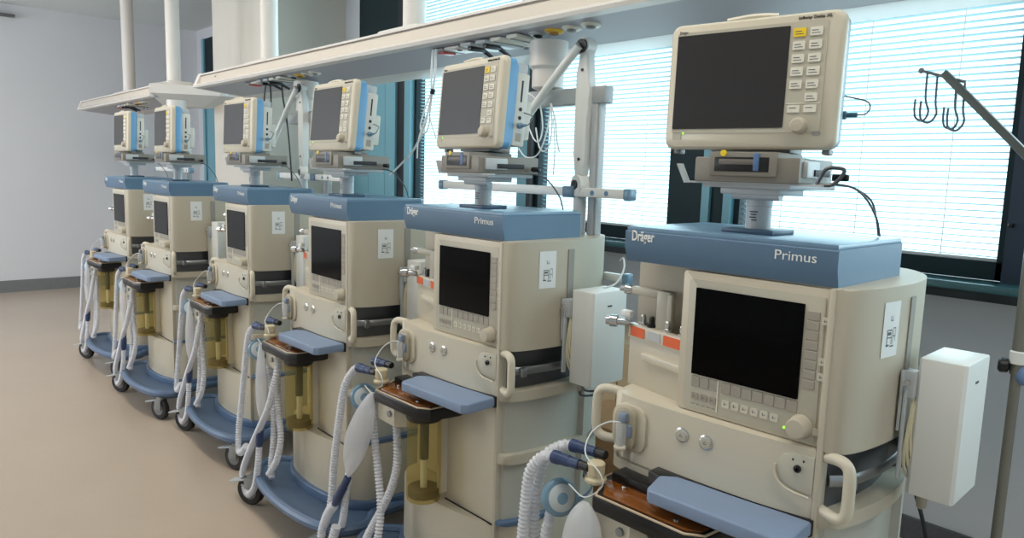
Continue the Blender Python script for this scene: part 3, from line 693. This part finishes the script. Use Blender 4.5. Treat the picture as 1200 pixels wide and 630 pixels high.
def circuit(i):
    x, y, a = POSES[i]
    R = thing('breathing_circuit', 'white corrugated breathing hoses and bag on ' + MACH[i], 'breathing hoses', (x, y, .8), a, 'breathing circuits on the machines')
    Z = -.8
    j = lambda s: random.uniform(-s, s)
    # knob and elbows
    MB().lathe([(.020, .765), (.026, .770), (.026, .776), (.020, .780), (.020, .787), (.0215, .789), (.0215, .812), (.018, .815), (0, .8155)], (.025, -.10, Z)).build('relief_valve', mat('valve_cream', (206, 192, 160), .4), R)
    for q, (p, d, L) in enumerate((((-.012, -.115, .800), (-1, -.02, -.06), .085), ((-.012, -.055, .815), (-1, -.02, -.06), .08))):
        MB().lathe([(.0125, 0), (.0125, .03), (.014, .032), (.0145, .06), (.0165, .064), (.0165, L - .004), (.012, L)], (p[0], p[1], p[2] + Z), d).build('elbow_connector', DBLUE, R)
        MB().lathe([(.009, -.03), (.011, -.028), (.011, .0)], (p[0], p[1], p[2] + Z), d).build('connector_neck', BLACK, R)
    MB().lathe([(.013, 0), (.013, .03), (.009, .034)], (-.02, -.08, .765 + Z), (1, 0, .1)).build('black_joint', BLACK, R)
    # filter disc
    ax = (.85, -.42, .22)
    MB().lathe([(.012, -.045), (.018, -.03), (.022, -.012), (.040, -.008), (.047, 0), (.047, .008), (.042, .014), (.018, .018), (.012, .026)], (-.085, -.10, .690 + Z), ax).build('bacterial_filter', FBLUE, R)
    MB().lathe([(.034, .0), (.034, .018), (.030, .021), (.016, .023)], (-.085, -.10, .690 + Z), ax).build('filter_ring', FWHITE, R)
    def hose(pts, r=.0125):
        MB().tube([(p[0], p[1], p[2] + Z) for p in pts], r, 12, 10, corr=(.0115, .0021)).build('corrugated_hose', HOSE, R)
    def bag(pts, prof):
        P = [Vector((p[0], p[1], p[2] + Z)) for p in pts]
        MB().tube(P, prof, 18, 8, flat=.6).build('breathing_bag', BAG, R)
    def cap(p, q):
        v = Vector(q) - Vector(p); L = v.length
        MB().lathe([(.010, 0), (.0135, .004), (.0135, L * .35), (.016, L * .4), (.016, L * .85), (.0125, L)], (p[0], p[1], p[2] + Z), v).build('patient_connector', DBLUE, R)
    bagp = lambda t: .008 + .046 * math.sin(PI * min(1, t * 1.02 + .0)) ** .8
    thin = lambda t: .008 + .026 * math.sin(PI * min(1, t)) ** .8
    if i == 1:
        hose([(-.095, -.115, .795), (-.13, -.12, .77), (-.165, -.13, .709), (-.204, -.13, .572), (-.24, -.13, .406), (-.255, -.13, .287), (-.262, -.14, .20)])
        bag([(.045, -.15, .742), (.01, -.15, .66), (-.045, -.15, .56), (-.08, -.15, .48), (-.105, -.15, .41)], bagp)
        cap((-.105, -.15, .405), (-.195, -.15, .275))
        hose([(-.115, -.13, .46), (-.145, -.13, .36), (-.17, -.13, .237), (-.185, -.13, .19)])
        hose([(-.20, -.15, .27), (-.24, -.16, .21), (-.26, -.17, .12), (-.20, -.18, .08), (-.17, -.16, .20)], .016)
        hose([(-.03, -.10, .66), (-.022, -.10, .60), (.018, -.11, .491), (.057, -.12, .352), (.075, -.14, .26), (.06, -.15, .20)])
        hose([(.11, -.10, .70), (.122, -.10, .60), (.12, -.10, .50), (.087, -.11, .394), (.02, -.14, .25), (.0, -.15, .20)])
    elif i == 0:
        hose([(-.098, -.115, .793), (-.13, -.12, .782), (-.158, -.13, .74), (-.170, -.13, .66), (-.178, -.13, .55), (-.185, -.13, .40), (-.18, -.13, .25)], .0135)
        hose([(-.090, -.055, .808), (-.115, -.07, .803), (-.150, -.09, .765), (-.165, -.10, .66), (-.168, -.10, .55), (-.16, -.10, .35), (-.14, -.12, .22)], .0135)
        hose([(-.100, -.11, .655), (-.108, -.11, .62), (-.118, -.11, .565), (-.12, -.11, .40), (-.10, -.12, .22)])
        bag([(.045, -.155, .738), (.042, -.155, .68), (.035, -.155, .58), (.02, -.155, .48), (.0, -.15, .41)], lambda t: .010 + .048 * math.sin(PI * min(1, t)) ** .7)
        cap((.0, -.15, .405), (-.05, -.15, .30))
    else:
        d = j(.015)
        hose([(-.090, -.115, .795), (-.12, -.13, .76), (-.155, -.13, .68), (-.185, -.13, .573), (-.225 + d, -.13, .412), (-.235 + d, -.14, .29), (-.20 + d, -.155, .215), (-.14, -.165, .225), (-.09, -.165, .27)])
        bag([(.045, -.15, .745), (.05, -.15, .66), (.052 + d, -.15, .56), (.050 + d, -.15, .48), (.045 + d, -.15, .43)], thin)
        cap((.045 + d, -.15, .42), (.035 + d, -.155, .305))
        hose([(.033 + d, -.155, .30), (.03 + d, -.16, .22), (.0, -.165, .12), (-.055, -.17, .065), (-.115, -.165, .075), (-.135, -.165, .14), (-.06, -.16, .26), (.04, -.16, .38), (.12, -.15, .50), (.17 + d, -.14, .62), (.16, -.12, .70)])
        hose([(.03, -.10, .70), (.04, -.11, .629), (.085, -.115, .49), (.095, -.12, .348), (.09, -.13, .235), (.12, -.14, .19)])
        hose([(.12, -.10, .69), (.095, -.10, .62), (.12, -.11, .491), (.172 + d, -.12, .381), (.15, -.13, .28), (.10, -.145, .20)])
    # thin sampling line
    MB().tube([(.050, -.044, .905 + Z), (.02, -.06, .90 + Z), (-.01, -.08, .87 + Z), (.0, -.11, .83 + Z), (.055, -.12, .80 + Z), (.06, -.12, .77 + Z), (.02, -.13, .735 + Z), (-.03, -.13, .75 + Z)], .0018, 6, 8).build('sampling_line', CABLEW, R)
    return R

MPOSE = [(.233, .092, 1.680, .129, .026), (.192, .097, 1.687, -.127, .078), (.170, .090, 1.678, -.018, .100), (.164, .071, 1.670, .042, .042), (.178, .068, 1.666, -.041, .036), (.185, .064, 1.677, -.030, .041)]
for i in range(6):
    machine(i); monitor(i, MPOSE[i], MONGREY if i == 0 else MONBLUE); dock(i, MPOSE[i]); side_box(i); circuit(i)

# ================================================================== CEILING SUPPLY BEAMS
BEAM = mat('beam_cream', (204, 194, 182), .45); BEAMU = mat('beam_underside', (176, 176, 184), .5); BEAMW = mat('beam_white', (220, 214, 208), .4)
def beam(name_label, x0, x1, columns):
    R = thing('supply_beam', name_label, 'supply beam', ((x0 + x1) / 2, 1.9, 1.92), 0, 'ceiling mounted supply beams')
    ox, oy, oz = -(x0 + x1) / 2, -1.9, -1.92
    def ext(name, prof, m, xa=x0, xb=x1, parent=R, bev=0):
        return MB().prism([(a + oy, b + oz) for a, b in prof], xa + ox, xb + ox, bev, axis='x').build(name, m, parent)
    ext('beam_shell', [(1.712, 2.040), (1.712, 2.034), (1.703, 2.030), (1.692, 1.985), (1.69, 1.972), (2.0, 1.945), (2.12, 1.935), (2.13, 2.02), (2.09, 2.046), (1.78, 2.046)], BEAM)
    ext('top_lip', [(1.695, 2.046), (1.696, 2.037), (1.76, 2.036), (1.79, 2.050), (1.72, 2.052)], BEAMW)
    ext('front_lip', [(1.655, 1.968), (1.66, 1.956), (1.70, 1.953), (1.72, 1.982), (1.68, 1.984)], BEAMW)
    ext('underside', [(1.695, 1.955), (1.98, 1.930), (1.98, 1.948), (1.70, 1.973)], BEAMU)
    ext('back_lip', [(1.975, 1.930), (2.10, 1.918), (2.13, 1.93), (2.12, 1.95), (1.98, 1.948)], BEAMW)
    for c in columns:
        base = MB().box(c - .17 + ox, c + .17 + ox, -.10, .10, .122, .175, .02, 3).build('column_base', BEAMW, R)
        cl = MB().cyl((c + ox, 0, .12), (c + ox, 0, CZ - 1.921), .052, n=32).build('column', BEAMW, R)
        MB().lathe([(.085, 0), (.09, -.03), (.08, -.07), (.054, -.075)], (c + ox, 0, CZ - 1.922)).build('column_cap', BEAMW, R)
    return R, ox, oy, oz
R1, ox, oy, oz = beam('long cream supply beam hanging over the near machines, full of sockets', -5.02, 1.6, (-2.84, -4.40, .6))
MB().prism([(1.66 + oy, 1.96 + oz), (1.70 + oy, 2.052 + oz), (2.12 + oy, 2.04 + oz), (2.12 + oy, 1.93 + oz), (1.98 + oy, 1.93 + oz)], -5.07 + ox, -5.02 + ox, .006, axis='x').build('end_cap', BEAMW, R1)
def uz(y): return 1.953 - (y - 1.70) * (.023 / .28)   # underside height
def outlets(R, ox, oy, oz, x0):
    def U(y, d=0.0): return uz(y) + oz + d
    def disc(x, m, m2, nm):
        o = MB().lathe([(.032, 0), (.032, -.004), (.027, -.007), (.0, -.0075)], (x + ox, 1.765 + oy, U(1.765, .001)), (0, .08, 1)).build(nm, m, R)
        MB().lathe([(.016, 0), (.016, -.005), (.008, -.008), (0, -.008)], (x + ox, 1.765 + oy, U(1.765, -.006)), (0, .08, 1), 16).build('outlet_core', m2, o)
    x = x0
    o = MB().box(x + ox - .05, x + ox + .03, 1.73 + oy, 1.84 + oy, U(1.78, -.008), U(1.78, .002), .003).build('switch_plate', GREY, R)
    MB().box(x + ox - .03, x + ox + .015, 1.75 + oy, 1.81 + oy, U(1.78, -.014), U(1.78, -.006), .003).build('red_switch', REDP, o)
    o = MB().box(x + ox + .04, x + ox + .13, 1.73 + oy, 1.84 + oy, U(1.78, -.008), U(1.78, .002), .003).build('socket_plate', BEAMW, R)
    MB().lathe([(.010, 0), (.010, -.004), (0, -.005)], (x + ox + .09, 1.77 + oy, U(1.77, -.007)), (0, 0, 1), 12).build('socket_button', INKD, o)
    for q in (.20, .29):
        s = MB().box(x + q + ox - .030, x + q + ox + .030, 1.71 + oy, 1.88 + oy, U(1.80, -.009), U(1.80, .003), .003).build('socket_plate', LGREY, R)
        MB().box(x + q + ox - .013, x + q + ox + .013, 1.73 + oy, 1.80 + oy, U(1.78, -.026), U(1.78, -.008), .005).lathe([(.009, 0), (.006, -.06)], (x + q + ox, 1.80 + oy, U(1.80, -.016)), (0, -.9, .4), 10).build('black_plug', BLACK, s)
    for q in (.37, .46):
        s = MB().box(x + q + ox - .028, x + q + ox + .028, 1.71 + oy, 1.88 + oy, U(1.80, -.009), U(1.80, .003), .003).build('socket_plate', KEYWHITE, R)
        MB().box(x + q + ox - .018, x + q + ox - .010, 1.72 + oy, 1.86 + oy, U(1.79, -.014), U(1.79, -.007)).lathe([(.009, 0), (.009, -.010)], (x + q + ox, 1.865 + oy, U(1.865, -.007)), (0, 0, 1), 12).build('socket_hinge', GREY, s)
    disc(x + .535, LGREY, BLACK, 'gas_outlet'); disc(x + .615, GOLD, mat('outlet_brown', (150, 110, 40), .5), 'gas_outlet')
    disc(x + .695, KEYWHITE, GREY, 'gas_outlet'); disc(x + .78, KEYWHITE, GREY, 'gas_outlet')
outlets(R1, ox, oy, oz, -2.42)
outlets(R1, ox, oy, oz, -4.32)
for pts in (((-4.18, 1.93), (-4.20, 1.86), (-4.215, 1.78), (-4.21, 1.70)), ((-4.12, 1.93), (-4.11, 1.85), (-4.12, 1.75)), ((-3.97, 1.93), (-3.95, 1.84), (-3.90, 1.70), (-3.87, 1.55), (-3.85, 1.39))):
    MB().tube([(p[0] + ox, 1.78 + oy, p[1] + oz) for p in pts], .0045, 6, 6).build('hanging_cable', CABLEB, R1)
for pts in (((-2.39, 1.94), (-2.393, 1.851), (-2.408, 1.78)), ((-2.41, 1.94), (-2.418, 1.85), (-2.416, 1.78))):
    MB().tube([(p[0] + ox, 1.70 + oy, p[1] + oz) for p in pts], .0045, 6, 6).build('hanging_tube', CABLEW, R1)
for c in (-4.75, -.9): MB().lathe([(.012, 0), (.012, .02)], (c + ox, 1.715 + oy, 2.005 + oz), (0, -.7, .7), 12).build('fascia_screw', GREY, R1)
R2, ox, oy, oz = beam('shorter cream supply beam over the far machines, with a wide pointed end cap', -8.45, -6.02, (-6.22, -7.50))
# wide bevelled end cap
cap = MB()
top = [(-6.05, 1.67), (-6.02, 1.66), (-5.78, 2.10), (-5.80, 2.22), (-6.05, 2.22)]
rings = [[(a + ox, b + oy, z + oz) for a, b in [(-6.10 + (p[0] + 6.10) * s, 1.92 + (p[1] - 1.92) * s2) for p in top]] for z, s, s2 in ((2.075, .6, .6), (2.052, 1, 1), (1.985, 1.0, 1.0), (1.90, .5, .6))]
cap.ringsweep(rings); cap.build('end_cap', BEAMW, R2, angle=20)
MB().prism([(1.66 + oy, 1.96 + oz), (1.70 + oy, 2.052 + oz), (2.12 + oy, 2.04 + oz), (2.12 + oy, 1.93 + oz), (1.98 + oy, 1.93 + oz)], -8.5 + ox, -8.45 + ox, .006, axis='x').build('end_cap', BEAMW, R2)
outlets(R2, ox, oy, oz, -7.3)

# ================================================================== ARMS AND RAIL STANDS
def L2W(i, p):
    x, y, a = POSES[i]; c, s = math.cos(a), math.sin(a)
    return (x + c * p[0] - s * p[1], y + s * p[0] + c * p[1], p[2])
def hinged_arm(i, label, lx=.41, ly=.42):
    x, y, _ = L2W(i, (lx, ly, 0))
    R = thing('support_arm', label, 'support arm', (x, y, 1.44), 0, 'hinged white arms under the beams')
    h = 1.435 - 1.44
    up = MB()
    prof = [(-.016, .03), (.018, .03), (.026, .08), (.028, .20), (.034, .26), (.036, .30), (.024, .43), (-.012, .43), (-.022, .36), (-.022, .10)]
    up.prism(prof, -.018, .018, .008, 3, axis='y').build('lower_arm', WHITE, R)
    MB().lathe([(.034, -.02), (.036, -.01), (.036, .01), (.034, .02)], (.0, 0, .0), (.3, 1, 0)).build('elbow_joint', WHITE, R, loc=(0, 0, .0))
    MB().lathe([(.017, -.024), (.017, .024)], (-.004, 0, .0), (.3, 1, 0)).build('joint_cap', BLACK, R)
    MB().lathe([(.028, -.02), (.028, .02)], (.0, 0, .445), (0, 1, 0)).build('top_joint', WHITE, R)
    MB().lathe([(.022, -.022), (.022, -.027), (0, -.028)], (0, 0, .445), (0, 1, 0)).build('top_cap', BLACK, R)
    for z in (.085, .37): MB().lathe([(.005, 0), (.005, -.003)], (.004, -.018, z), (0, 1, 0), 10).build('screw', BLACK, R)
    MB().tube([(0, -.034, .445), (-.14, -.034, .32), (-.32, -.034, .15)], .0145, 12, 0, flat=1).build('diagonal_arm', WHITE, R)
    MB().cyl((0, 0, -.03), (0, 0, -.36), .022).build('arm_stem', LGREY, R)
    return R
def rail_stand(i, label, xa=-.34, xb=.63):
    x, y, _ = L2W(i, (.455, .44, 0))
    R = thing('rail_stand', label, 'rail stand', (x, y, ZC), 0, 'rail stands behind the machines')
    z0 = .48
    MB().box(-.014, .014, -.018, .018, .0, z0, .004).box(.015, .022, -.014, .014, .0, z0, .002).build('upright', LGREY, R)
    MB().box(-.42, .045, -.022, .022, z0 - .055, z0, .006).build('top_arm', mat('arm_grey', (168, 172, 174), .4), R)
    MB().lathe([(.035, .0), (.055, .01), (.055, .07), (.066, .08), (.066, .165)], (-.24, 0, z0)).build('hanger_hub', BEAMW, R)
    a_, b_ = xa - .455, xb - .455; zz = 1.418 - ZC
    MB().box(a_, b_, -.045, -.020, zz - .015, zz + .015, .003).build('cross_rail', WHITE, R)
    for e in (a_, b_): MB().box(e - .014, e + .014, -.050, -.014, zz - .018, zz + .018, .005).build('rail_end', FBLUE, R)
    MB().box(-.10, -.05, -.052, -.019, zz - .018, zz + .018, .004).build('rail_clamp', mat('clamp_blue', (96, 124, 146), .4), R)
    for q in (.03, .09): MB().lathe([(.008, 0), (.008, -.002)], (q, -.045, zz), (0, 1, 0), 12).build('rail_stud', mat('stud_blue', (92, 128, 160), .4), R)
    return R
hinged_arm(1, 'white hinged arm hanging from the beam right of the second monitor')
rail_stand(1, 'grey rail stand with blue tipped white rails behind the second machine')
hinged_arm(3, 'white hinged arm hanging from the beam between the third and fourth monitors', .25, .40)
rail_stand(3, 'grey rail stand with white rails behind the fourth machine', -.05, .72)
rail_stand(5, 'grey rail stand with a white rail behind the farthest machine', -.2, .60)
# loops of white tubing on the second stand
x, y, _ = L2W(1, (.0, .0, 0))
R = thing('tubing_bundle', 'loops of thin white tubing hanging behind the second monitor', 'tubing', (x, y, 1.5))
for pts, r in ((((.113, .237), (.15, .250), (.19, .235), (.223, .203), (.239, .13), (.225, .085), (.20, .09), (.17, .13), (.12, .20)), .0026),
               (((.205, .131), (.225, .066), (.25, .05), (.275, .072), (.285, .13), (.276, .209)), .0026),
               (((.276, .209), (.30, .15), (.31, .09), (.324, .049)), .003), (((.276, .209), (.262, .12), (.22, .04), (.16, .03), (.12, .06)), .0026), (((.29, .16), (.302, .06), (.30, -.03)), .0024)):
    MB().tube([(p[0], .40, p[1]) for p in pts], r, 6, 6).build('tube_loop', CABLEW, R)
# wires left of the second monitor
R = thing('wire_bundle', 'bundle of thin white leads hanging left of the second monitor', 'wires', (-2.41, 1.70, 1.45))
def wires(pts, r): MB().tube([(a_ + 2.41, 0, z_ - 1.45) for a_, z_ in pts], r, 6, 8).build('lead', CABLEW, R)
wires([(-2.408, 1.78), (-2.43, 1.722), (-2.463, 1.64), (-2.534, 1.556), (-2.62, 1.50), (-2.714, 1.447)], .0042)
wires([(-2.410, 1.78), (-2.448, 1.733), (-2.488, 1.657), (-2.480, 1.625), (-2.455, 1.62), (-2.43, 1.65), (-2.42, 1.72), (-2.408, 1.78)], .003)
wires([(-2.408, 1.78), (-2.425, 1.70), (-2.41, 1.65), (-2.38, 1.60)], .003)
wires([(-2.44, 1.70), (-2.50, 1.60), (-2.51, 1.52)], .0025)
MB().lathe([(.010, 0), (.010, .02)], (0, 0, .32), (.2, 0, 1), 10).build('lead_tie', CABLEB, R)
# ================================================================== DRIP STAND AT THE RIGHT
R = thing('drip_stand', 'steel drip stand at the right edge, its slanting arm ending in hooks', 'drip stand', (-.50, 2.2, 0))
POLE = mat('dull_steel_pole', (128, 124, 116), .38, metal=.5)
MB().cyl((0, 0, .03), (0, 0, 1.54), .0125).build('pole', POLE, R)
MB().cyl((0, 0, 1.0), (0, 0, 1.54), .0165).build('pole_sleeve', POLE, R)
dx, dz = -.233, .242; L = math.hypot(dx, dz); an = math.atan2(dx, dz)
arm = MB().box(-.010, .010, -.010, .010, 0, L + .02, .002).build('slanting_arm', mat('dark_arm', (106, 108, 102), .45), R, loc=(0, 0, 1.52)); arm.rotation_euler = (0, an, 0)
MB().tube([(-.30, -.005, 1.785), (-.25, -.0, 1.768), (-.19, .0, 1.748)], .004, 8, 3).build('hook_bar', STEEL, R)
MB().sphere((-.302, -.005, 1.786), .008).build('bar_knob', GREY, R)
for q, hx in enumerate((-.288, -.262, -.213, -.193)):
    z = 1.768 - (hx + .25) * .33; yy = -.015 * (q % 2)
    MB().tube([(hx, 0, z), (hx + .002, 0, z - .07), (hx + .012, yy, z - .105), (hx + .002, yy * 2, z - .128), (hx - .018, yy * 2, z - .122), (hx - .024, yy * 2, z - .10), (hx - .024, yy * 2, z - .07)], .003, 8, 6).build('hook', mat('hook_steel', (110, 120, 130), .4), R)
MB().lathe([(.010, 0), (.018, .004), (.020, .02), (.014, .026)], (-.014, -.01, 1.02), (-1, -.2, 0), 14).build('clamp_knob', BLACK, R)
MB().lathe([(.020, 0), (.020, .03), (.014, .036)], (0, 0, 1.028)).build('collar', WHITE, R)
MB().sphere((.02, -.005, 1.0), .02, (1, 1, 1.3)).build('blue_grip', mat('grip_blue', (110, 134, 178), .4), R)
for k in range(5):
    t = 2 * PI * k / 5 + .3
    MB().tube([(0, 0, .08), (.12 * math.cos(t), .12 * math.sin(t), .075), (.28 * math.cos(t), .28 * math.sin(t), .06)], .012, 8, 3).lathe([(.024, -.01), (.026, 0), (.024, .01)], (.28 * math.cos(t), .28 * math.sin(t), .026), (-math.sin(t), math.cos(t), 0), 14).build('foot', GREY, R)

# ================================================================== STORAGE BETWEEN MACHINES AND WALL
R = thing('side_cabinet', 'pale wooden cabinet standing against the wall behind the nearest machine', 'cabinet', (-2.42, 2.95, 0))
MB().box(-.25, .55, -.2, .2, .06, .66, .006).build('carcass', mat('pale_wood', (206, 180, 144), .6, noise=.05, nscale=5), R)
MB().box(-.23, .53, -.18, .18, 0, .06).build('kickboard', BLACK, R)
MB().box(-.24, .145, -.208, -.2, .08, .64, .002).box(.155, .54, -.208, -.2, .08, .64, .002).build('door', mat('pale_wood_door', (210, 184, 148), .55, noise=.05, nscale=5), R)
CARD = mat('cardboard', (176, 132, 92), .8, noise=.05, nscale=12)
R = thing('cardboard_box', 'brown cardboard box on the floor behind the nearest machine, left of its console', 'box', (-1.85, 2.3, 0))
MB().box(-.22, .16, -.15, .15, 0, .48, .004).build('carton', CARD, R)
MB().box(-.22, .16, -.151, -.15, .44, .442).box(-.221, -.22, -.02, .02, 0, .48).build('tape', mat('parcel_tape', (196, 160, 116), .5), R)
m_ = MB()
for q in range(3): m_.box(-.10 + q * .03, -.085 + q * .03, -.1515, -.15, .30, .40)
m_.build('handling_marks', INKD, R)
# power lead from the nearest machine
R = thing('power_lead', 'black power lead hanging down behind the nearest machine', 'cable', L2W(0, (.585, .475, .0)))
MB().tube([(-.08, .02, .8), (-.02, .02, .62), (0, .02, .40), (.0, .02, .2), (.05, .06, .03), (.2, .3, .01), (.3, .9, .01)], .005, 8, 8).build('cord', CABLEB, R)
MB().lathe([(.012, 0), (.012, .03), (.006, .05)], (-.08, .02, .8), (-.3, 0, 1), 12).build('plug', CABLEB, R)
